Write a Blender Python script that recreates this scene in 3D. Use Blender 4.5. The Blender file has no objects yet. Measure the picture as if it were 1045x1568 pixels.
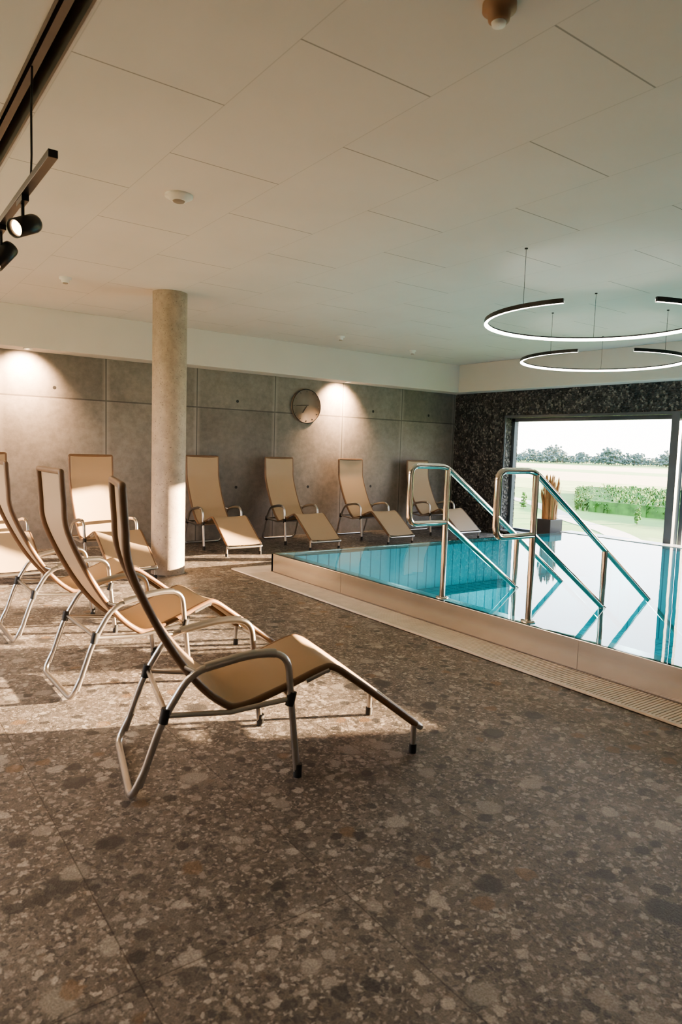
import bpy, math, random
from mathutils import Vector, Matrix
random.seed(7)
S=bpy.context.scene
# ---------------------------------------------------------------- helpers
class MB:
    def __init__(s): s.v=[];s.f=[];s.m=[];s.s=[]
    def add(s,vs,fs,mi=0,sm=False):
        o=len(s.v); s.v+= [tuple(p) for p in vs]
        for f in fs: s.f.append([i+o for i in f]); s.m.append(mi); s.s.append(sm)
    def box(s,a,b,mi=0):
        x0,y0,z0=a;x1,y1,z1=b
        vs=[(x0,y0,z0),(x1,y0,z0),(x1,y1,z0),(x0,y1,z0),(x0,y0,z1),(x1,y0,z1),(x1,y1,z1),(x0,y1,z1)]
        s.add(vs,[(0,3,2,1),(4,5,6,7),(0,1,5,4),(1,2,6,5),(2,3,7,6),(3,0,4,7)],mi)
    def tube(s,pts,r,mi=0,n=12,closed=False,cap=True,flat=1.0):
        P=[Vector(p) for p in pts]; N=len(P)
        T=[]
        for i in range(N):
            if closed: t=P[(i+1)%N]-P[i-1]
            else: t=P[min(i+1,N-1)]-P[max(i-1,0)]
            T.append(t.normalized())
        up=Vector((0,0,1)) if abs(T[0].z)<.9 else Vector((1,0,0))
        nrm=(up-T[0]*up.dot(T[0])).normalized()
        vs=[]
        for i in range(N):
            nrm=(nrm-T[i]*nrm.dot(T[i])).normalized(); b=T[i].cross(nrm)
            for k in range(n):
                a=2*math.pi*k/n
                vs.append(P[i]+nrm*math.cos(a)*r*flat+b*math.sin(a)*r)
        fs=[]
        M=N if closed else N-1
        for i in range(M):
            for k in range(n):
                a=i*n+k;b_=i*n+(k+1)%n;c=((i+1)%N)*n+(k+1)%n;d=((i+1)%N)*n+k
                fs.append((a,d,c,b_))
        s.add(vs,fs,mi,True)
        if cap and not closed:
            s.add(vs[:n],[tuple(range(n))],mi); s.add(vs[-n:],[tuple(range(n-1,-1,-1))],mi)
    def lathe(s,prof,c,mi=0,n=32,sm=True):
        vs=[];cx,cy,cz=c
        for r,z in prof:
            for k in range(n):
                a=2*math.pi*k/n; vs.append((cx+r*math.cos(a),cy+r*math.sin(a),cz+z))
        fs=[]
        for i in range(len(prof)-1):
            for k in range(n):
                fs.append((i*n+k,i*n+(k+1)%n,(i+1)*n+(k+1)%n,(i+1)*n+k))
        s.add(vs,fs,mi,sm)
    def xform(s,M,start=0):
        for i in range(start,len(s.v)): s.v[i]=tuple(M@Vector(s.v[i]))
    def mesh(s,name,mats,norm=False):
        me=bpy.data.meshes.new(name); me.from_pydata(s.v,[],s.f)
        for m in mats: me.materials.append(m)
        me.polygons.foreach_set('material_index',s.m); me.polygons.foreach_set('use_smooth',s.s)
        me.update()
        if norm:
            import bmesh
            bm=bmesh.new();bm.from_mesh(me);bmesh.ops.recalc_face_normals(bm,faces=bm.faces);bm.to_mesh(me);bm.free()
        return me
    def obj(s,name,mats,parent=None,norm=True,bevel=0):
        o=bpy.data.objects.new(name,s.mesh(name,mats,norm)); S.collection.objects.link(o)
        if parent: o.parent=parent
        if bevel:
            b=o.modifiers.new('bevel','BEVEL');b.width=bevel;b.segments=2;b.limit_method='ANGLE'
        return o
def empty(name,loc=(0,0,0)):
    e=bpy.data.objects.new(name,None); e.location=loc; S.collection.objects.link(e); return e
def fillet(pts,r,seg=6):
    P=[Vector(p) for p in pts]; out=[P[0]]
    for i in range(1,len(P)-1):
        a=P[i-1]-P[i]; b=P[i+1]-P[i]; rr=min(r,a.length*.49,b.length*.49)
        p0=P[i]+a.normalized()*rr; p2=P[i]+b.normalized()*rr
        for k in range(seg+1):
            t=k/seg; out.append(p0*(1-t)**2+P[i]*2*t*(1-t)+p2*t*t)
    out.append(P[-1]); return out
def catmull(pts,sub=6):
    P=[Vector(p) for p in pts]; P=[P[0]*2-P[1]]+P+[P[-1]*2-P[-2]]; out=[]
    for i in range(1,len(P)-2):
        for k in range(sub):
            t=k/sub; a,b,c,d=P[i-1:i+3]
            out.append(.5*((2*b)+(c-a)*t+(2*a-5*b+4*c-d)*t*t+(3*b-a-3*c+d)*t**3))
    out.append(P[-2]); return out
# ---------------------------------------------------------------- materials
def newmat(name):
    m=bpy.data.materials.new(name); m.use_nodes=True; nt=m.node_tree; nt.nodes.clear()
    out=nt.nodes.new('ShaderNodeOutputMaterial'); b=nt.nodes.new('ShaderNodeBsdfPrincipled')
    nt.links.new(b.outputs[0],out.inputs[0]); return m,nt,b,out
def N(nt,t,**k):
    n=nt.nodes.new(t)
    for a,v in k.items():
        if a.startswith('i_'):
            key=a[2:]; n.inputs[int(key) if key.isdigit() else key.replace('_',' ')].default_value=v
        else: setattr(n,a,v)
    return n
def L(nt,a,b): nt.links.new(a,b)
def ramp(nt,fac,stops,interp='LINEAR'):
    r=nt.nodes.new('ShaderNodeValToRGB'); r.color_ramp.interpolation=interp
    e=r.color_ramp.elements
    while len(e)<len(stops): e.new(.5)
    for i,(p,c) in enumerate(stops):
        e[i].position=p; e[i].color=(c[0],c[1],c[2],1) if hasattr(c,'__len__') else (c,c,c,1)
    L(nt,fac,r.inputs[0]); return r.outputs[0]
def mix(nt,f,a,b,mode='MIX'):
    m=nt.nodes.new('ShaderNodeMix'); m.data_type='RGBA'; m.blend_type=mode
    for sock,val in ((m.inputs[0],f),(m.inputs[6],a),(m.inputs[7],b)):
        if hasattr(val,'is_linked'): L(nt,val,sock)
        elif isinstance(val,(int,float)): sock.default_value=val
        else: sock.default_value=(val[0],val[1],val[2],1)
    return m.outputs[2]
def math_(nt,op,a,b=None,c=None):
    m=nt.nodes.new('ShaderNodeMath'); m.operation=op
    for i,v in enumerate((a,b,c)):
        if v is None: continue
        if hasattr(v,'is_linked'): L(nt,v,m.inputs[i])
        else: m.inputs[i].default_value=v
    return m.outputs[0]
def simple(name,col,rough=.5,metal=0,noise=.08,nscale=8,bump=0,bscale=80,emit=None,estr=0):
    m,nt,b,o=newmat(name)
    tc=N(nt,'ShaderNodeTexCoord'); n=N(nt,'ShaderNodeTexNoise',i_Scale=nscale,i_Detail=4.0); L(nt,tc.outputs['Object'],n.inputs['Vector'])
    c=ramp(nt,n.outputs['Fac'],[(.3,[x*(1-noise) for x in col]),(.7,[min(1,x*(1+noise)) for x in col])])
    L(nt,c,b.inputs['Base Color']); b.inputs['Roughness'].default_value=rough; b.inputs['Metallic'].default_value=metal
    if bump:
        n2=N(nt,'ShaderNodeTexNoise',i_Scale=bscale,i_Detail=3.0); L(nt,tc.outputs['Object'],n2.inputs['Vector'])
        bp=N(nt,'ShaderNodeBump',i_Strength=bump,i_Distance=.01); L(nt,n2.outputs['Fac'],bp.inputs['Height']); L(nt,bp.outputs[0],b.inputs['Normal'])
    if emit: b.inputs['Emission Color'].default_value=(*emit,1); b.inputs['Emission Strength'].default_value=estr
    return m
def pebble(nt,vec,scale,rnd=1.0):
    v=N(nt,'ShaderNodeTexVoronoi',i_Scale=scale,i_Randomness=rnd); L(nt,vec,v.inputs['Vector'])
    sep=N(nt,'ShaderNodeSeparateColor'); L(nt,v.outputs['Color'],sep.inputs[0])
    return v.outputs['Distance'],sep.outputs[0],sep.outputs[1],sep.outputs[2]
def stone_floor():
    m,nt,b,o=newmat('ceppo_stone_floor'); tc=N(nt,'ShaderNodeTexCoord')
    nz=N(nt,'ShaderNodeTexNoise',i_Scale=20.0,i_Detail=6.0,i_Roughness=.65); L(nt,tc.outputs['Object'],nz.inputs['Vector'])
    vm=N(nt,'ShaderNodeVectorMath',operation='MULTIPLY_ADD'); L(nt,nz.outputs['Color'],vm.inputs[0]); vm.inputs[1].default_value=(.055,.055,.0); L(nt,tc.outputs['Object'],vm.inputs[2])
    vec=vm.outputs[0]
    n1=N(nt,'ShaderNodeTexNoise',i_Scale=3.0,i_Detail=10.0,i_Roughness=.8); L(nt,vec,n1.inputs['Vector'])
    col=ramp(nt,n1.outputs['Fac'],[(.3,(.075,.062,.052)),(.5,(.14,.12,.104)),(.7,(.25,.22,.195))])
    greys=[(0,(.035,.032,.031)),(.22,(.075,.068,.064)),(.4,(.16,.12,.09)),(.6,(.19,.165,.145)),(.85,(.36,.32,.285)),(1,(.50,.455,.41))]
    for sc,thr,rad,op in ((95,.1,.7,.7),(48,.3,.62,.75),(24,.5,.58,.7),(11,.62,.52,.6)):
        d,r,g,bl=pebble(nt,vec,sc)
        r2=math_(nt,'MULTIPLY_ADD',g,rad*.6,rad*.45)
        q=math_(nt,'SUBTRACT',r2,d)
        sm=ramp(nt,q,[(0.0,0.0),(.12,1.0)])
        col=mix(nt,math_(nt,'MULTIPLY',math_(nt,'MULTIPLY',sm,math_(nt,'GREATER_THAN',r,thr)),op),col,ramp(nt,bl,greys))
    for sc,thr,rad,cc,op in ((5.5,.85,.40,(.035,.033,.034),.88),(7.0,.86,.42,(.32,.29,.255),.7),(9.0,.90,.40,(.18,.11,.06),.7),(13.0,.86,.45,(.03,.028,.028),.85)):
        d,r,g,bl=pebble(nt,vec,sc)
        sm=ramp(nt,math_(nt,'DIVIDE',d,rad),[(.7,1.0),(.9,0.0)])
        col=mix(nt,math_(nt,'MULTIPLY',math_(nt,'MULTIPLY',sm,math_(nt,'GREATER_THAN',r,thr)),op),col,cc)
    fg=N(nt,'ShaderNodeTexNoise',i_Scale=170.0,i_Detail=3.0,i_Roughness=.7); L(nt,tc.outputs['Object'],fg.inputs['Vector'])
    col=mix(nt,.8,col,ramp(nt,fg.outputs['Fac'],[(.35,(.55,.55,.55)),(.65,(1.35,1.35,1.35))]),'MULTIPLY')
    mp=N(nt,'ShaderNodeMapping'); mp.inputs['Location'].default_value=(-1.20+6.4,-1.56+12.8,0); L(nt,tc.outputs['Object'],mp.inputs[0])
    br=N(nt,'ShaderNodeTexBrick',offset=.0,i_Scale=1.0); br.inputs['Mortar Size'].default_value=.0022; br.inputs['Mortar Smooth'].default_value=.1
    br.inputs['Brick Width'].default_value=.64; br.inputs['Row Height'].default_value=1.28
    br.inputs['Color1'].default_value=(.9,.9,.9,1); br.inputs['Color2'].default_value=(1.12,1.10,1.07,1); br.inputs['Mortar'].default_value=(.45,.43,.40,1)
    L(nt,mp.outputs[0],br.inputs['Vector'])
    col=mix(nt,1.0,col,br.outputs['Color'],'MULTIPLY')
    L(nt,col,b.inputs['Base Color']); b.inputs['Roughness'].default_value=.5
    bp=N(nt,'ShaderNodeBump',i_Strength=.5,i_Distance=.006); L(nt,fg.outputs['Fac'],bp.inputs['Height']); L(nt,bp.outputs[0],b.inputs['Normal'])
    return m
def black_stone():
    m,nt,b,o=newmat('black_washed_stone'); tc=N(nt,'ShaderNodeTexCoord')
    d,r,g,bl=pebble(nt,tc.outputs['Object'],34)
    col=ramp(nt,bl,[(0,(.014,.013,.014)),(.5,(.040,.038,.038)),(.75,(.11,.10,.095)),(1,(.36,.33,.30))])
    n=N(nt,'ShaderNodeTexNoise',i_Scale=7.0,i_Detail=6.0); L(nt,tc.outputs['Object'],n.inputs['Vector'])
    col=mix(nt,.35,col,ramp(nt,n.outputs['Fac'],[(.4,(.012,.012,.013)),(.65,(.12,.11,.105))]))
    L(nt,col,b.inputs['Base Color']); b.inputs['Roughness'].default_value=.55
    bp=N(nt,'ShaderNodeBump',i_Strength=1.0,i_Distance=.03); L(nt,d,bp.inputs['Height']); L(nt,bp.outputs[0],b.inputs['Normal'])
    return m
def concrete(name,base=(.30,.285,.27),joints=True):
    m,nt,b,o=newmat(name); tc=N(nt,'ShaderNodeTexCoord')
    n=N(nt,'ShaderNodeTexNoise',i_Scale=1.1,i_Detail=8.0,i_Roughness=.65); L(nt,tc.outputs['Object'],n.inputs['Vector'])
    n2=N(nt,'ShaderNodeTexNoise',i_Scale=14.0,i_Detail=8.0,i_Roughness=.7); L(nt,tc.outputs['Object'],n2.inputs['Vector'])
    c=ramp(nt,n.outputs['Fac'],[(.3,[x*.62 for x in base]),(.7,[x*1.35 for x in base])])
    c=mix(nt,.35,c,ramp(nt,n2.outputs['Fac'],[(.35,[x*.55 for x in base]),(.65,[x*1.35 for x in base])]))
    if joints:
        sp=N(nt,'ShaderNodeSeparateXYZ'); L(nt,tc.outputs['Object'],sp.inputs[0])
        x,z=sp.outputs[0],sp.outputs[2]
        fx=math_(nt,'ABSOLUTE',math_(nt,'WRAP',math_(nt,'SUBTRACT',x,1.47),.625,-.625))
        jx=math_(nt,'LESS_THAN',fx,.009)
        jz=math_(nt,'LESS_THAN',math_(nt,'ABSOLUTE',math_(nt,'SUBTRACT',z,1.87)),.009)
        j=math_(nt,'MAXIMUM',jx,jz)
        hx=math_(nt,'ABSOLUTE',math_(nt,'WRAP',math_(nt,'SUBTRACT',x,.845),.625,-.625))
        hz=math_(nt,'ABSOLUTE',math_(nt,'WRAP',math_(nt,'SUBTRACT',z,.75),.62,-.62))
        hd=math_(nt,'SQRT',math_(nt,'ADD',math_(nt,'POWER',hx,2.0),math_(nt,'POWER',hz,2.0)))
        hole=math_(nt,'LESS_THAN',hd,.022)
        wn_=N(nt,'ShaderNodeTexWhiteNoise',noise_dimensions='2D')
        cx=N(nt,'ShaderNodeCombineXYZ'); L(nt,math_(nt,'FLOOR',math_(nt,'DIVIDE',math_(nt,'SUBTRACT',x,1.47),1.25)),cx.inputs[0]); L(nt,math_(nt,'GREATER_THAN',z,1.87),cx.inputs[1]); L(nt,cx.outputs[0],wn_.inputs['Vector'])
        tone=ramp(nt,wn_.outputs['Value'],[(0,(.75,.75,.75)),(1,(1.1,1.1,1.1))])
        c=mix(nt,1.0,c,tone,'MULTIPLY')
        bl_=ramp(nt,fx,[(0.009,.5),(.06,0.0)]); c=mix(nt,bl_,c,[v*1.7 for v in base])
        c=mix(nt,math_(nt,'MULTIPLY',j,.7),c,(.05,.046,.043)); c=mix(nt,hole,c,(.02,.02,.02))
    else:
        n4=N(nt,'ShaderNodeTexNoise',i_Scale=70.0,i_Detail=2.0); L(nt,tc.outputs['Object'],n4.inputs['Vector'])
        c=mix(nt,ramp(nt,n4.outputs['Fac'],[(.64,0.0),(.7,.7)]),c,(.08,.07,.06))
    L(nt,c,b.inputs['Base Color']); b.inputs['Roughness'].default_value=.55
    bp=N(nt,'ShaderNodeBump',i_Strength=.2,i_Distance=.01); L(nt,n2.outputs['Fac'],bp.inputs['Height']); L(nt,bp.outputs[0],b.inputs['Normal'])
    return m
def ceiling_mat():
    m,nt,b,o=newmat('ceiling_panels'); tc=N(nt,'ShaderNodeTexCoord')
    sp=N(nt,'ShaderNodeSeparateXYZ'); L(nt,tc.outputs['Object'],sp.inputs[0]); x,y=sp.outputs[0],sp.outputs[1]
    u=math_(nt,'DIVIDE',math_(nt,'SUBTRACT',x,.76),.66)
    row=math_(nt,'FLOOR',u); par=math_(nt,'MODULO',math_(nt,'ABSOLUTE',row),2.0)
    v=math_(nt,'DIVIDE',math_(nt,'SUBTRACT',y,.385),1.28)
    v=math_(nt,'ADD',v,math_(nt,'MULTIPLY',par,.5))
    du=math_(nt,'MULTIPLY',math_(nt,'ABSOLUTE',math_(nt,'WRAP',u,.5,-.5)),.66)
    dv=math_(nt,'MULTIPLY',math_(nt,'ABSOLUTE',math_(nt,'WRAP',v,.5,-.5)),1.28)
    ju=math_(nt,'MULTIPLY',math_(nt,'LESS_THAN',du,.0025),.38)
    jv=math_(nt,'LESS_THAN',dv,.004)
    n=N(nt,'ShaderNodeTexNoise',i_Scale=1.5,i_Detail=3.0); L(nt,tc.outputs['Object'],n.inputs['Vector'])
    c=ramp(nt,n.outputs['Fac'],[(.3,(.64,.60,.57)),(.7,(.68,.64,.61))])
    c=mix(nt,math_(nt,'MULTIPLY',math_(nt,'MAXIMUM',ju,jv),.65),c,(.16,.15,.14))
    L(nt,c,b.inputs['Base Color']); b.inputs['Roughness'].default_value=.85
    return m
def water_mat():
    m,nt,b,o=newmat('pool_water'); nt.nodes.remove(b)
    tr=N(nt,'ShaderNodeBsdfTransparent'); tr.inputs[0].default_value=(.60,.95,.96,1)
    gl=N(nt,'ShaderNodeBsdfGlossy',i_Roughness=.015); gl.inputs[0].default_value=(1,1,1,1)
    fr=N(nt,'ShaderNodeFresnel',i_IOR=1.45)
    tc=N(nt,'ShaderNodeTexCoord'); n=N(nt,'ShaderNodeTexNoise',i_Scale=2.5,i_Detail=2.0); L(nt,tc.outputs['Object'],n.inputs['Vector'])
    bp=N(nt,'ShaderNodeBump',i_Strength=.05,i_Distance=.02); L(nt,n.outputs['Fac'],bp.inputs['Height'])
    L(nt,bp.outputs[0],gl.inputs['Normal'])
    mx=N(nt,'ShaderNodeMixShader'); L(nt,fr.outputs[0],mx.inputs[0]); L(nt,tr.outputs[0],mx.inputs[1]); L(nt,gl.outputs[0],mx.inputs[2]); L(nt,mx.outputs[0],o.inputs[0])
    return m
def glass_mat():
    m,nt,b,o=newmat('window_glass'); nt.nodes.remove(b)
    tr=N(nt,'ShaderNodeBsdfTransparent'); gl=N(nt,'ShaderNodeBsdfGlossy',i_Roughness=.0)
    mx=N(nt,'ShaderNodeMixShader'); mx.inputs[0].default_value=.04
    L(nt,tr.outputs[0],mx.inputs[1]); L(nt,gl.outputs[0],mx.inputs[2]); L(nt,mx.outputs[0],o.inputs[0]); return m
def basin_mat():
    m,nt,b,o=newmat('turquoise_pool_lining'); tc=N(nt,'ShaderNodeTexCoord')
    br=N(nt,'ShaderNodeTexBrick',offset=.0,i_Scale=1.0); br.inputs['Mortar Size'].default_value=.008
    br.inputs['Brick Width'].default_value=.15; br.inputs['Row Height'].default_value=.15
    br.inputs['Color1'].default_value=(.06,.44,.50,1); br.inputs['Color2'].default_value=(.05,.40,.46,1); br.inputs['Mortar'].default_value=(.015,.18,.22,1)
    L(nt,tc.outputs['Object'],br.inputs['Vector']); L(nt,br.outputs['Color'],b.inputs['Base Color']); b.inputs['Roughness'].default_value=.4
    return m
def steel(name,col,rough,var=.03):
    m,nt,b,o=newmat(name); tc=N(nt,'ShaderNodeTexCoord'); n=N(nt,'ShaderNodeTexNoise',i_Scale=1.3,i_Detail=2.0); L(nt,tc.outputs['Object'],n.inputs['Vector'])
    L(nt,ramp(nt,n.outputs['Fac'],[(.3,[x*(1-var) for x in col]),(.7,col)]),b.inputs['Base Color'])
    L(nt,ramp(nt,n.outputs['Fac'],[(.3,rough*.95),(.7,rough*1.05)]),b.inputs['Roughness']); b.inputs['Metallic'].default_value=1
    return m
def fabric():
    m,nt,b,o=newmat('beige_sling_fabric'); tc=N(nt,'ShaderNodeTexCoord')
    w=N(nt,'ShaderNodeTexWave',i_Scale=90.0,i_Distortion=.5); w.bands_direction='Y'; L(nt,tc.outputs['Object'],w.inputs['Vector'])
    c=ramp(nt,w.outputs['Fac'],[(0,(.40,.285,.18)),(1,(.56,.42,.28))]); L(nt,c,b.inputs['Base Color']); b.inputs['Roughness'].default_value=.45
    t=N(nt,'ShaderNodeBsdfTranslucent'); L(nt,c,t.inputs[0]); mx=N(nt,'ShaderNodeMixShader'); mx.inputs[0].default_value=.15
    L(nt,b.outputs[0],mx.inputs[1]); L(nt,t.outputs[0],mx.inputs[2]); L(nt,mx.outputs[0],o.inputs[0])
    bp=N(nt,'ShaderNodeBump',i_Strength=.2,i_Distance=.002); L(nt,w.outputs['Fac'],bp.inputs['Height']); L(nt,bp.outputs[0],b.inputs['Normal'])
    return m
M_floor=stone_floor();M_black=black_stone();M_conc=concrete('concrete_wall',(.23,.205,.185));M_col=concrete('concrete_column',(.40,.33,.265),False)
M_ceil=ceiling_mat();M_plaster=simple('white_plaster',(.68,.63,.59),.85,noise=.02,nscale=2)
M_water=water_mat();M_glass=glass_mat();M_basin=basin_mat()
M_steel=steel('brushed_steel',(.66,.62,.58),.24);M_chrome=steel('polished_steel',(.84,.76,.67),.07)
M_frame=simple('satin_tube_steel',(.54,.51,.48),.28,1,.05);M_blk=simple('black_rubber',(.02,.02,.02),.5)
M_fab=fabric();M_edge=simple('brown_sling_edge',(.18,.105,.06),.4)
M_grate=simple('beige_grating',(.80,.70,.60),.5);M_gdark=simple('drain_dark',(.32,.27,.23),.7)
M_alu=simple('dark_window_frame',(.08,.10,.12),.35,.3);M_ledge=simple('light_stone_sill',(.6,.6,.6),.3)
M_black_metal=simple('black_metal',(.015,.015,.016),.35,.2)
M_led=simple('led_strip',(.9,.9,.9),.5,emit=(1,.88,.76),estr=12)
M_white=simple('white_plastic',(.75,.73,.70),.45)
M_warm=simple('warm_lamp_glow',(1,.7,.4),.5,emit=(1,.62,.32),estr=16)
M_fill_panel=simple('fill_panel_glow',(.9,.9,.9),.5,emit=(1,.84,.66),estr=6)  # glow of the added ceiling fill panels
# ---------------------------------------------------------------- room
CZ=2.87; WX=9.0; BY=8.95; X0=-2.2; Y0=-3.0; BZ=2.40
PX0,PX1,PY1,PY0=3.69,8.72,6.33,-2.4
b=MB()
def rect(b,x0,y0,x1,y1,z,t=.1): b.box((x0,y0,z-t),(x1,y1,z))
rect(b,X0,Y0,PX0,BY,0); rect(b,PX0,PY1,WX,BY,0); rect(b,PX0,Y0,WX,PY0,0); rect(b,PX1,PY0,WX,PY1,0)
b.obj('floor',[M_floor])
b=MB(); b.box((X0,BY,-.1),(WX+.3,BY+.3,CZ+.2)); b.obj('wall_back',[M_conc])
wn=0
def add_window(fn,sillmat=True):
    global wn; wn+=1; e=empty('window_%d'%wn); fn(e)
b=MB(); lop=[(3.2,5.2),(5.7,7.7)]; y=Y0  # unseen left-wall windows, added to let more daylight into the room
for a,c in lop:
    b.box((X0-.2,y,-.1),(X0,a,CZ+.2)); b.box((X0-.2,a,-.1),(X0,c,.8)); b.box((X0-.2,a,2.3),(X0,c,CZ+.2)); y=c
    def fn(e,a=a,c=c):
        f=MB(); w=.05
        f.box((X0-.12,a,.8),(X0-.06,a+w,2.3));f.box((X0-.12,c-w,.8),(X0-.06,c,2.3));f.box((X0-.12,a,.8),(X0-.06,c,.85));f.box((X0-.12,a,2.25),(X0-.06,c,2.3)); f.obj('frame',[M_alu],e)
    add_window(fn)
b.box((X0-.2,y,-.1),(X0,BY,CZ+.2)); b.obj('wall_left',[M_plaster])
b=MB(); b.box((X0-.2,Y0-.2,-.1),(WX+.3,Y0,CZ+.2)); b.obj('wall_front',[M_plaster])
b=MB()
opens=[(-.8,.5,1.0,1.96),(.7,2.0,1.0,1.96),(2.2,3.5,1.0,1.96),(3.62,4.78,.06,1.96),(4.88,7.75,.06,1.96)]
y=Y0
T=.32
for (a,c,z0,z1) in opens:
    if a-y>.001: b.box((WX,y,-.1),(WX+(T if not abs(a-4.88)<.01 else .12),a,CZ+.2))
    b.box((WX,a,-.1),(WX+T,c,z0)); b.box((WX,a,z1),(WX+T,c,CZ+.2)); y=c
b.box((WX,y,-.1),(WX+T,BY,CZ+.2)); b.obj('wall_right',[M_black])
for (a,c,z0,z1) in opens:
    def fn(e):
        f=MB(); xf=WX+.16; w=.055
        f.box((xf,a,z0),(xf+.07,a+w,z1));f.box((xf,c-w,z0),(xf+.07,c,z1));f.box((xf,a,z0),(xf+.07,c,z0+w));f.box((xf,a,z1-w),(xf+.07,c,z1))
        f.obj('frame',[M_alu],e)
        g=MB(); g.box((xf+.03,a+w,z0+w),(xf+.036,c-w,z1-w)); g.obj('glass',[M_glass],e)
        s=MB(); s.box((WX+.001,a,z0-.001),(WX+T+.05,c,z0+.012)); s.obj('sill',[M_ledge],e)
    add_window(fn)
b=MB(); b.box((WX-.02,4.775,.06),(WX+.14,4.885,1.99)); b.box((WX-.012,3.62,1.96),(WX,7.78,2.0)); b.box((WX-.012,7.75,.06),(WX,7.78,1.96)); b.obj('trim_1',[M_alu])
SX0,SX1=.63,.745
b=MB(); b.box((X0,Y0,CZ),(SX0,BY,CZ+.15)); b.box((SX1,Y0,CZ),(WX,BY,CZ+.15)); b.obj('ceiling',[M_ceil])
b=MB(); b.box((SX0,Y0,CZ+.12),(SX1,BY,CZ+.15)); b.box((SX0,Y0,CZ-.004),(SX0+.010,BY,CZ+.12)); b.box((SX1-.010,Y0,CZ-.004),(SX1,BY,CZ+.12)); b.box((.665,Y0,CZ+.02),(.695,BY,CZ+.12)); b.obj('trim_2',[simple('slot_dark',(.12,.10,.085),.5)])
b=MB(); b.box((X0,BY-.35,BZ),(WX,BY,CZ)); b.box((WX-.30,Y0,BZ),(WX,BY-.35,CZ)); b.obj('trim_3',[M_plaster],bevel=.004)
b=MB(); b.lathe([(.172,0),(.172,CZ)],(2.71,6.80,0),n=48); b.obj('concrete_column',[M_col])
# ---------------------------------------------------------------- pool
e=empty('swimming_pool')
b=MB(); RZ=.21; t=.04
b.box((PX0,PY0,0),(PX0+t,PY1,RZ)); b.box((PX0,PY1-t,0),(PX1,PY1,RZ)); b.box((PX0+t,PY0,RZ-.03),(PX0+.17,PY1-t,RZ-.012))
b.obj('steel_rim',[M_steel],e,bevel=.004)
b=MB()
for yy in (5.05,2.5,.3): b.box((PX0-.0012,yy-.0012,.005),(PX0+.001,yy+.0012,RZ-.004))
b.box((PX0-.004,PY0,.012),(PX0+.001,PY1,.020))
b.obj('weld_seams',[simple('weld_dark',(.25,.22,.20),.5,.6)],e)
b=MB(); zb=-1.0
b.box((PX0+t,PY0,zb-.05),(PX1,PY1-t,zb)); b.box((PX0+t,PY0,zb),(PX0+t+.1,PY1-t,RZ-.03)); b.box((PX0+t,PY1-t-.1,zb),(PX1,PY1-t,RZ-.03)); b.box((PX1-.1,PY0,zb),(PX1,PY1-t,RZ-.03));b.box((PX0+t,PY0,zb),(PX1,PY0+.1,RZ-.03))
for k in range(5): b.box((PX0+.14+.28*k,2.75,zb),(PX0+.14+.28*(k+1),4.0,RZ-.2-.2*k))
b.box((4.1,5.75,zb),(8.6,6.2,-.35))
b.obj('basin',[M_basin],e)
b=MB(); b.add([(PX0+.004,PY0,RZ+.002),(PX1,PY0,RZ+.002),(PX1,PY1-.004,RZ+.002),(PX0+.004,PY1-.004,RZ+.002)],[(0,1,2,3)]); b.obj('water',[M_water],e,norm=False)
for k,(x,y) in enumerate([(4.6,5.3),(6.4,5.3),(8.2,5.3),(6.2,3.6),(8.0,3.4),(6.2,1.2),(4.6,4.5)]):  # point lights added inside the basin to make the water glow turquoise
    l=bpy.data.lights.new('pool_fill_light','POINT'); l.energy=16; l.color=(.80,.98,1); l.shadow_soft_size=.12
    o=bpy.data.objects.new('pool_fill_light',l); S.collection.objects.link(o); o.parent=e; o.location=(x,y,-.35)
b=MB(); b.box((PX1,PY0,.0),(WX,PY1+.02,RZ+.01)); b.obj('window_ledge',[M_ledge],e)
b=MB(); gx0=3.38; gy1=6.68; gx1=8.6
b.box((gx0,PY0,.0),(PX0,gy1,.004),1); b.box((PX0,PY1,0),(gx1,gy1,.004),1)
yy=PY0
while yy<PY1: b.box((gx0+.02,yy,.004),(PX0-.01,yy+.015,.014)); yy+=.022
xx=PX0
while xx<gx1-.02: b.box((xx,PY1+.01,.004),(xx+.015,gy1-.02,.014)); xx+=.022
b.box((gx0,PY0,0),(gx0+.02,gy1,.016)); b.box((gx0,gy1-.02,0),(gx1,gy1,.016)); b.box((gx0+.02,PY1,.004),(PX0,gy1-.02,.014))
b.obj('overflow_grating',[M_grate,M_gdark],e)
for i,yy in enumerate((3.80,2.96)):
    b=MB(); r=.0215; px=3.77
    hoop=fillet([(px,yy,.81),(3.39,yy,.81),(3.39,yy,1.245),(px-.02,yy,1.245),(4.63,yy,.655),(5.27,yy,.215),(5.9,yy,-.22)],.075)
    b.tube(hoop,r,0,14)
    b.tube([(px,yy,RZ),(px,yy,1.235)],r,0,14)
    b.tube([(px,yy,.81),(4.63,yy,.225),(4.9,yy,.04)],r,0,14)
    b.tube([(4.63,yy,.655),(4.63,yy,-.55)],r,0,14)
    b.lathe([(.05,0),(.05,.012),(.022,.014)],(px,yy,RZ),n=20)
    b.obj('pool_handrail',[M_chrome])
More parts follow.
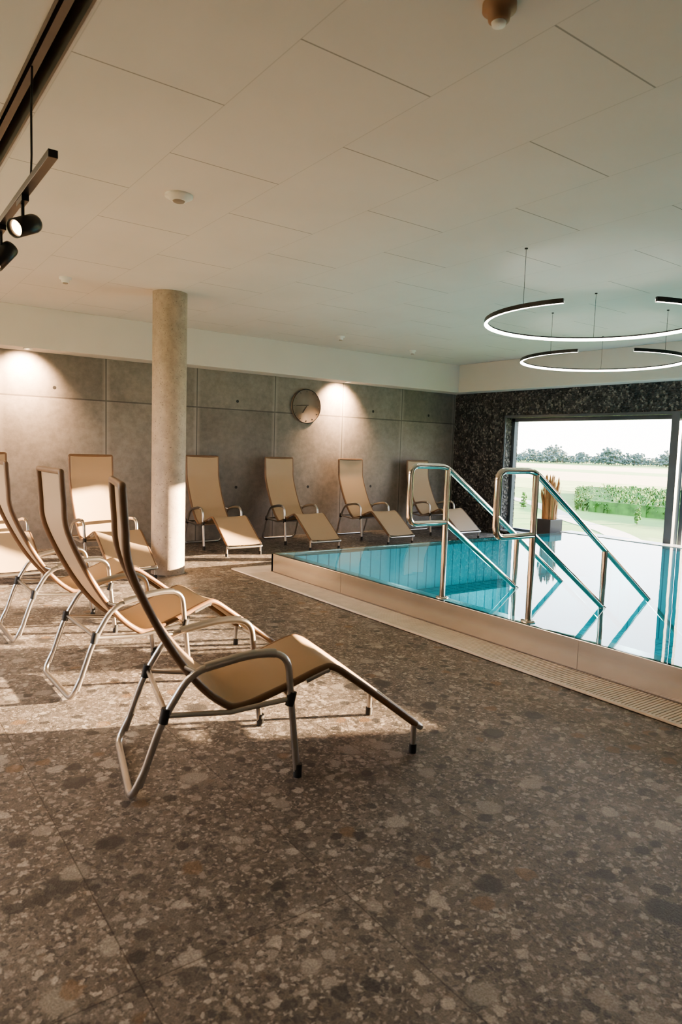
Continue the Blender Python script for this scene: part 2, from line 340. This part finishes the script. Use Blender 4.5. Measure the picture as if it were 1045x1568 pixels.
# ---------------------------------------------------------------- loungers
def chair_mesh():
    b=MB(); wy=.232; ly=.275; r=.0145
    prof=catmull([(-.03,0,1.19),(-.02,0,1.05),(.0,0,.88),(.115,0,.63),(.24,0,.44),(.35,0,.335),(.43,0,.312),(.60,0,.365),(.77,0,.43),(.83,0,.43),(.92,0,.37),(1.08,0,.25),(1.235,0,.13)],5)
    n=len(prof)
    K=8; vs=[]
    def nrm(i):
        t=(prof[min(i+1,n-1)]-prof[max(i-1,0)]).normalized(); return Vector((-t.z,0,t.x))
    for side in (0,1):
        for i in range(n):
            q=nrm(i); q=q if q.z>0 or q.x>0 else -q
            for k in range(K+1):
                u=-1+2*k/K; sag=-.012*(1-u*u)
                p=prof[i]+Vector((0,u*wy,0))+q*(sag+(.014 if side==0 else .010)); vs.append(p)
    fs=[]
    for side in (0,1):
        o=side*n*(K+1)
        for i in range(n-1):
            for k in range(K):
                a=o+i*(K+1)+k; f=(a,a+1,a+K+2,a+K+1); fs.append(f if side else f[::-1])
    b.add(vs,fs,0,True)
    lft=[p+Vector((0,wy,0)) for p in prof]; rgt=[p+Vector((0,-wy,0)) for p in prof]
    top=prof[0]; foot=prof[-1]
    path=[p for p in lft[2:][::-1]]+fillet([lft[1],top+Vector((0,wy,0)),top+Vector((0,-wy,0)),rgt[1]],.05)[1:]+rgt[2:]
    b.tube(path,.0155,2,12,cap=True)
    b.tube(fillet([foot+Vector((0,wy,0)),foot+Vector((.03,wy,-.02)),foot+Vector((.03,-wy,-.02)),foot+Vector((0,-wy,0))],.02),.0145,1,10)
    for s in (1,-1):
        b.tube([foot+Vector((-.01,s*wy,0)),(1.225,s*wy,.035)],.013,1,10); b.tube([(1.225,s*wy,.04),(1.224,s*wy,0)],.017,3,10)
        side=[(.66,s*ly,.0),(.625,s*ly,.33),(.605,s*ly,.525),(.46,s*ly,.535),(.22,s*ly,.485),(.115,s*ly,.31),(.03,s*ly,.06)]
        pth=fillet(side,.075,7)
        b.tube(pth,r,1,12)
        b.tube([(.662,s*ly,.055),(.66,s*ly,0)],.018,3,12)
        b.tube([p+Vector((0,0,.002)) for p in pth if .25<p.x<.56 and p.z>.49],.0185,1,12)
        b.tube([(.125,s*ly,.325),(.38,s*(wy+.012),.296),(.625,s*ly,.335)],.011,1,10)
        for q in ((.122,.325),(.624,.335)): b.tube([(q[0]-.006,s*ly,q[1]-.028),(q[0]+.006,s*ly,q[1]+.028)],.019,3,12)
        b.tube([(.19,s*(wy-.005),.50),(.235,s*ly,.485)],.009,1,8)
        b.tube([(.80,s*wy,.43),(.70,s*(wy),.39)],.017,1,8)
    b.tube(fillet([(.06,ly,.14),(.0,ly,.016),(.0,-ly,.016),(.06,-ly,.14)],.06,7),r,1,12)
    b.tube([(.40,wy,.30),(.40,-wy,.30)],.011,1,10); b.tube([(.13,ly,.325),(.13,-ly,.325)],.011,1,10); b.tube([(.80,wy,.42),(.80,-wy,.42)],.012,1,10); b.tube([(.625,ly,.335),(.625,-ly,.335)],.011,1,10)
    return b.mesh('lounge_chair',[M_fab,M_frame,M_edge,M_blk],True)
cm=chair_mesh()
for (x,y,a) in [(.89,2.69,-13),(.90,3.84,1),(.86,5.06,0),(1.15,8.0,-86),(2.2,7.75,-88),(3.96,8.70,-90),(5.18,8.70,-90),(6.5,8.70,-89),(7.93,8.70,-90)]:
    o=bpy.data.objects.new('lounge_chair',cm); S.collection.objects.link(o); o.location=(x,y,0.002); o.rotation_euler=(0,0,math.radians(a))
# ---------------------------------------------------------------- ring lamps
def ring_lamp(cx,cy,z,R,gap0,gap1,g):
    e=empty('ring_pendant_lamp',(cx,cy,z)); b=MB(); n=110; w=.012; h=.017
    vs=[];
    for i in range(n+1):
        a=gap1+(gap0+2*math.pi-gap1)*i/n; c,s=math.cos(a),math.sin(a)
        for (r,zz) in ((R-w,-h),(R+w,-h),(R+w,h),(R-w,h)): vs.append((r*c,r*s,zz))
    fo=[];fl=[]
    for i in range(n):
        p=i*4;q=p+4
        fo+= [(p+1,q+1,q+2,p+2),(p+2,q+2,q+3,p+3),(p+3,q+3,q,p)]; fl+=[(p,q,q+1,p+1)]
    fo+=[(0,1,2,3),(n*4+3,n*4+2,n*4+1,n*4)]
    b.add(vs,fo,0); b.add(vs,fl,1)
    vi=[]
    for i in range(n+1):
        a=gap1+(gap0+2*math.pi-gap1)*i/n; c,s=math.cos(a),math.sin(a)
        for zz in (-h,h*.3): vi.append(((R-w-.001)*c,(R-w-.001)*s,zz))
    b.add(vi,[(2*i,2*i+1,2*i+3,2*i+2) for i in range(n)],1)
    b.obj('ring',[M_black_metal,M_led],e,norm=False)
    b=MB()
    for a in (g-.62,g+.75,g+math.pi):
        b.tube([(R*math.cos(a),R*math.sin(a),h),(R*math.cos(a),R*math.sin(a),CZ-z)],.0018,0,6)
        b.lathe([(.001,-.008),(.012,-.008),(.012,0)],(R*math.cos(a),R*math.sin(a),CZ-z),n=12)
    b.obj('cables',[M_black_metal],e)
g=math.atan2(-3.42,-4.98)
ring_lamp(4.98,3.42,2.45,.87,g-.25,g+.47,g)
g=math.atan2(-4.71,-7.04)
ring_lamp(7.04,4.71,2.45,.89,g-.27,g+.35,g)
# ---------------------------------------------------------------- track light
e=empty('track_spotlight'); b=MB()
b.box((.652,2.86,2.42),(.688,5.2,2.45)); 
b.tube([(.67,3.25,2.45),(.672,3.24,2.55),(.668,3.22,2.72),(.67,3.2,CZ+.05)],.005,0,8); b.tube([(.67,4.9,2.45),(.67,4.9,CZ+.05)],.004,0,8)
b.obj('track',[M_black_metal],e,bevel=.003)
def spot(cx,cy,cz,d):
    d=Vector(d).normalized(); b=MB(); R=.042
    b.lathe([(.001,-.085),(R*.9,-.085),(R,-.07),(R,.055),(R*.86,.055),(R*.8,.03)],(0,0,0),0,28); b.lathe([(R*.8,.03),(.001,.028)],(0,0,0),1,28)
    M=Matrix.Translation((cx,cy,cz))@d.to_track_quat('Z','Y').to_matrix().to_4x4(); b.xform(M)
    b.tube([(cx,cy,cz),(cx,cy,2.43)],.008,0,8); b.box((.655,cy-.06,2.395),(.685,cy+.06,2.42))
    b.obj('spot_head',[M_black_metal,M_warm],e)
spot(.67,3.42,2.30,(-.75,-.55,-.45)); spot(.67,3.95,2.27,(-.6,-.2,-.75))
# ---------------------------------------------------------------- detectors
M_brown=simple('brown_collar',(.30,.17,.10),.5)
def detector(name,x,y,R,h,mats=None):
    b=MB(); b.lathe([(R,0),(R,-h*.35),(R*.7,-h*.45),(R*.62,-h*.9),(R*.45,-h),(.001,-h)],(x,y,CZ),0,28)
    b.lathe([(R*.45,-h*.98),(R*.4,-h*1.15),(.001,-h*1.15)],(x,y,CZ),1,16)
    b.obj(name,mats or [M_white,M_gdark])
for p in [(1.70,4.14,.085,.035),(1.71,6.87,.055,.05),(5.46,7.65,.055,.05),(6.98,7.9,.055,.05)]: detector('smoke_detector',*p)
detector('smoke_detector',1.84,1.71,.058,.06,[M_brown,M_white])
# ---------------------------------------------------------------- clock
e=empty('wall_clock',(5.76,BY-.001,1.99)); b=MB(); R=.26
b.lathe([(.001,.03),(R-.012,.03),(R-.012,.035),(R,.035),(R,0)],(0,0,0),0,56); b.xform(Matrix.Rotation(math.radians(90),4,'X')); b.obj('face',[simple('clock_face',(.22,.17,.135),.5)],e)
b=MB(); b.tube([(R*.985*math.cos(t*math.pi/30),-.036,R*.985*math.sin(t*math.pi/30)) for t in range(60)],.006,0,8,closed=True)
for k in range(12):
    a=k*math.pi/6; c,s=math.cos(a),math.sin(a); b.tube([(R*.82*c,-.033,R*.82*s),(R*.9*c,-.033,R*.9*s)],.003,0,6)
b.tube([(0,-.04,0),(-.07,-.04,-.10)],.005,0,6); b.tube([(.03,-.042,.02),(-.19,-.042,.0)],.004,0,6)
b.obj('hands_and_rim',[simple('clock_dark',(.03,.024,.02),.5)],e)
# ---------------------------------------------------------------- lamps
def downlight(x,pw):
    e=empty('wall_washer_downlight',(x,BY-.27,BZ)); b=MB(); b.lathe([(.05,0),(.05,-.008),(.036,-.01),(.034,.0)],(0,0,0),0,24); b.obj('ring',[M_white],e)
    b=MB(); b.lathe([(.034,-.003),(.001,-.003)],(0,0,0),0,24); b.obj('lens',[M_warm],e)
    l=bpy.data.lights.new('beam','SPOT'); l.energy=pw; l.color=(1,.64,.38); l.spot_size=math.radians(110); l.spot_blend=1.0; l.shadow_soft_size=.06
    o=bpy.data.objects.new('beam',l); S.collection.objects.link(o); o.parent=e; o.location=(0,0,-.03); o.rotation_euler=(math.radians(42),0,0)
downlight(6.36,650); downlight(1.74,650)
def fill_panel(x,y,pw):  # out-of-view ceiling panel, added as warm fill for the room
    e=empty('added_fill_panel',(x,y,CZ)); b=MB(); b.box((-.3,-.3,-.03),(.3,.3,0)); b.box((-.28,-.28,-.031),(.28,.28,-.030),1); b.obj('fill_housing',[M_white,M_fill_panel],e)
    l=bpy.data.lights.new('fill_panel_light','AREA'); l.energy=pw; l.color=(1,.74,.50); l.size=.56
    o=bpy.data.objects.new('fill_panel_light',l); S.collection.objects.link(o); o.parent=e; o.location=(0,0,-.035)
fill_panel(-1.2,3.0,16); fill_panel(-1.0,6.2,50)
def fill_uplight(x,y,z,nx,ny,pw):  # out-of-view upward light, added as fill to brighten the ceiling
    e=empty('added_fill_uplight',(x,y,z)); b=MB(); b.box((-.06 if nx else -.3,-.06 if ny else -.3,-.05),(.06 if nx else .3,.06 if ny else .3,0)); b.obj('fill_housing',[M_white],e)
    l=bpy.data.lights.new('fill_uplight_beam','AREA'); l.shape='RECTANGLE'; l.energy=pw; l.color=(1,.77,.58); l.size=.1 if nx else .55; l.size_y=.1 if ny else .55; l.spread=math.radians(170)
    o=bpy.data.objects.new('fill_uplight_beam',l); S.collection.objects.link(o); o.parent=e; o.location=(0,0,.01); o.rotation_euler=(math.pi,0,0)
fill_uplight(X0+.07,5.45,1.9,1,0,100); fill_uplight(X0+.07,8.2,1.9,1,0,130)
fill_uplight(WX-.07,-1.5,1.9,1,0,12); fill_uplight(4.8,Y0+.07,1.9,0,1,8)
# ---------------------------------------------------------------- plant
e=empty('ornamental_grass_pot',(8.80,6.62,0.0)); b=MB()
b.box((-.15,-.14,0),(.15,.14,.38)); b.obj('pot',[simple('anthracite_pot',(.05,.05,.055),.5)],e,bevel=.008)
b=MB()
for k in range(480):
    a=random.uniform(0,6.28); r0=random.uniform(0,.12); hgt=random.uniform(.38,.74); sp=random.uniform(.0,.08)
    w=random.uniform(.006,.011); px,py=-math.sin(a),math.cos(a); p=[]
    for j in range(5):
        t=j/4; r=r0+sp*t*t; ww=w*(1-t*.8); cx,cy,z=r*math.cos(a),r*math.sin(a),.35+hgt*(t-.12*t*t)
        p+= [(cx-px*ww,cy-py*ww,z),(cx+px*ww,cy+py*ww,z)]
    b.add(p,[(2*j,2*j+1,2*j+3,2*j+2) for j in range(4)],random.choice((0,0,0,1)))
for k in range(44):
    a=random.uniform(0,6.28); r0=random.uniform(.0,.15); zt=random.uniform(.66,1.08); hh=random.uniform(.16,.28); lean=random.uniform(0,.05)
    st=len(b.v); b.lathe([(.001,0),(.015,hh*.2),(.018,hh*.5),(.011,hh*.8),(.001,hh)],(0,0,0),0,7)
    b.xform(Matrix.Translation((r0*math.cos(a)*.85,r0*math.sin(a)*.85,zt-hh))@Matrix.Rotation(lean*4,4,Vector((-math.sin(a),math.cos(a),0))),st)
b.obj('grass_blades',[simple('dry_grass',(.50,.25,.11),.7),simple('olive_grass',(.22,.17,.06),.7)],e,norm=False)
# ---------------------------------------------------------------- outside
GZ=-3.5
def field(name,x0,x1,y0,y1,col,z,noise=.25,ns=.3):
    b=MB(); b.add([(x0,y0,z),(x1,y0,z),(x1,y1,z),(x0,y1,z)],[(0,1,2,3)]); return b.obj(name,[simple(name+'_mat',col,.95,noise=noise,nscale=ns)],norm=False)
field('meadow_ground',-3000,3000,-2500,3000,(.10,.20,.04),GZ,.35,.15)
field('pale_crop_field',82,118,-100,300,(.25,.31,.10),GZ+.02)
field('wheat_field',118,185,-100,400,(.46,.36,.20),GZ+.03,.1)
field('green_crop_field',185,225,-100,500,(.16,.28,.08),GZ+.04)
field('stubble_field',225,330,-100,700,(.48,.38,.23),GZ+.05,.1)
b=MB(); pts=catmull([(26,24,0),(34,21,0),(40,25,0),(46,33,0),(56,44,0),(70,66,0)],8); vs=[]
for i,p in enumerate(pts):
    t=(pts[min(i+1,len(pts)-1)]-pts[max(i-1,0)]).normalized(); q=Vector((-t.y,t.x,0))*.9; vs+=[p+q+Vector((0,0,GZ+.03)),p-q+Vector((0,0,GZ+.03))]
b.add(vs,[(2*i,2*i+1,2*i+3,2*i+2) for i in range(len(pts)-1)]); b.obj('gravel_path',[simple('gravel',(.40,.36,.30),.9)],norm=False)
b=MB()
xx=54
while xx<80:
    yy=8; ymax=xx*.70
    while yy<ymax:
        h=random.uniform(1.15,1.6)*(1 if yy<ymax-4 else .75); x=xx+random.uniform(-.3,.3); y=yy
        for k in range(7):
            a=random.uniform(0,6.28); l=random.uniform(.25,.5); z0=GZ+h*random.uniform(.2,.85)
            c,s=math.cos(a),math.sin(a); w=.07
            b.add([(x-s*w,y+c*w,z0),(x+s*w,y-c*w,z0),(x+c*l*.6+s*w,y+s*l*.6-c*w,z0+h*.18),(x+c*l*.6-s*w,y+s*l*.6+c*w,z0+h*.18),(x+c*l,y+s*l,z0+h*.08)],[(0,1,2,3),(3,2,4)])
        b.add([(x-.1,y,GZ),(x+.1,y,GZ),(x,y,GZ+h)],[(0,1,2)])
        yy+=.4
    b.box((xx-.15,8,GZ),(xx+.15,ymax-1.5,GZ+1.0))
    xx+=.9
b.obj('maize_field',[simple('maize_leaf',(.04,.13,.02),.8,noise=.45,nscale=1.5)],norm=False)
import bmesh
def icod(sub):
    ico=bmesh.new(); bmesh.ops.create_icosphere(ico,subdivisions=sub,radius=1); r=([v.co.copy() for v in ico.verts],[[v.index for v in f.verts] for f in ico.faces]); ico.free(); return r
IC=icod(1)
def blob(b,c,r,mi=0):
    vs=[(c[0]+p.x*r*(1+random.uniform(-.25,.25)),c[1]+p.y*r*(1+random.uniform(-.25,.25)),c[2]+p.z*r*.85*(1+random.uniform(-.25,.25))) for p in IC[0]]; b.add(vs,IC[1],mi,True)
def tree(b,x,y,h,k0=9,wd=.28,r0=.1,r1=.2):
    b.tube([(x,y,GZ),(x,y,GZ+h*.5)],h*.02,1,6)
    for k in range(k0):
        zz=random.uniform(.12,.92); a=random.uniform(0,6.28); rr=random.uniform(0,h*wd)*(1.15-zz*.7); blob(b,(x+rr*math.cos(a),y+rr*math.sin(a),GZ+h*zz),h*random.uniform(r0,r1)*(1.15-.5*zz))
b=MB()
for az in [44+.10*i for i in range(265)]:
    d=random.uniform(480,560); a=math.radians(az+random.uniform(-.1,.1)); base=8.5+2.6*math.sin(az*1.3+2)+2.0*math.sin(az*3.1)
    tree(b,d*math.sin(a),d*math.cos(a),max(6,base+random.uniform(-1.5,1.5)),26,.4,.06,.12)
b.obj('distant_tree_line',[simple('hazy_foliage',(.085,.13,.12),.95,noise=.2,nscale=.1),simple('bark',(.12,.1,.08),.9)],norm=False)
for (x,y,h) in [(47,27.6,1.5),(44,33,1.4),(50,40.5,1.6)]:
    b=MB(); tree(b,x,y,h,40,.2,.05,.1); b.obj('young_tree',[simple('foliage',(.05,.12,.025),.9,noise=.4,nscale=3),simple('bark2',(.12,.1,.08),.9)],norm=False)
b=MB(); b.box((12.2,3.9,GZ),(20,4.2,3.6)); b.obj('sun_blocker_wall',[M_plaster])  # unseen wall added to keep direct sun off the back loungers
# ---------------------------------------------------------------- light
w=bpy.data.worlds.new('sky'); S.world=w; w.use_nodes=True; nt=w.node_tree; nt.nodes.clear()
o=nt.nodes.new('ShaderNodeOutputWorld'); bg=nt.nodes.new('ShaderNodeBackground'); tc=nt.nodes.new('ShaderNodeTexCoord'); sp=nt.nodes.new('ShaderNodeSeparateXYZ')
L(nt,tc.outputs['Generated'],sp.inputs[0])
c=ramp(nt,sp.outputs[2],[(0,(1,.94,.89)),(.08,(.98,.97,.97)),(.35,(.80,.87,1.0)),(1,(.55,.70,.95))]); L(nt,c,bg.inputs[0]); bg.inputs[1].default_value=8.5; L(nt,bg.outputs[0],o.inputs[0])
l=bpy.data.lights.new('sun','SUN'); l.energy=105; l.color=(1,.72,.46); l.angle=math.radians(.7)
so=bpy.data.objects.new('sun',l); S.collection.objects.link(so)
el=math.radians(8); az=math.radians(24)
d=Vector((-math.cos(el)*math.cos(az),math.cos(el)*math.sin(az),-math.sin(el)))
so.rotation_euler=d.to_track_quat('-Z','Y').to_euler()
# ---------------------------------------------------------------- camera
S.view_settings.look='AgX - Medium High Contrast'
cam=bpy.data.cameras.new('camera'); co=bpy.data.objects.new('camera',cam); S.collection.objects.link(co); S.camera=co
cam.sensor_fit='VERTICAL'; cam.sensor_height=36; cam.sensor_width=24; cam.lens=24; cam.clip_end=5000
cam.dof.use_dof=True; cam.dof.focus_distance=7.0; cam.dof.aperture_fstop=4.5
H=math.radians(36); P=math.radians(5.25); R=math.radians(1.83)
r0=Vector((math.cos(H),-math.sin(H),0)); f=Vector((math.sin(H)*math.cos(P),math.cos(H)*math.cos(P),-math.sin(P))); u0=r0.cross(f)
r=r0*math.cos(R)+u0*math.sin(R); u=u0*math.cos(R)-r0*math.sin(R)
M=Matrix((r,u,-f)).transposed().to_4x4(); M.translation=(0,0,1.35); co.matrix_world=M
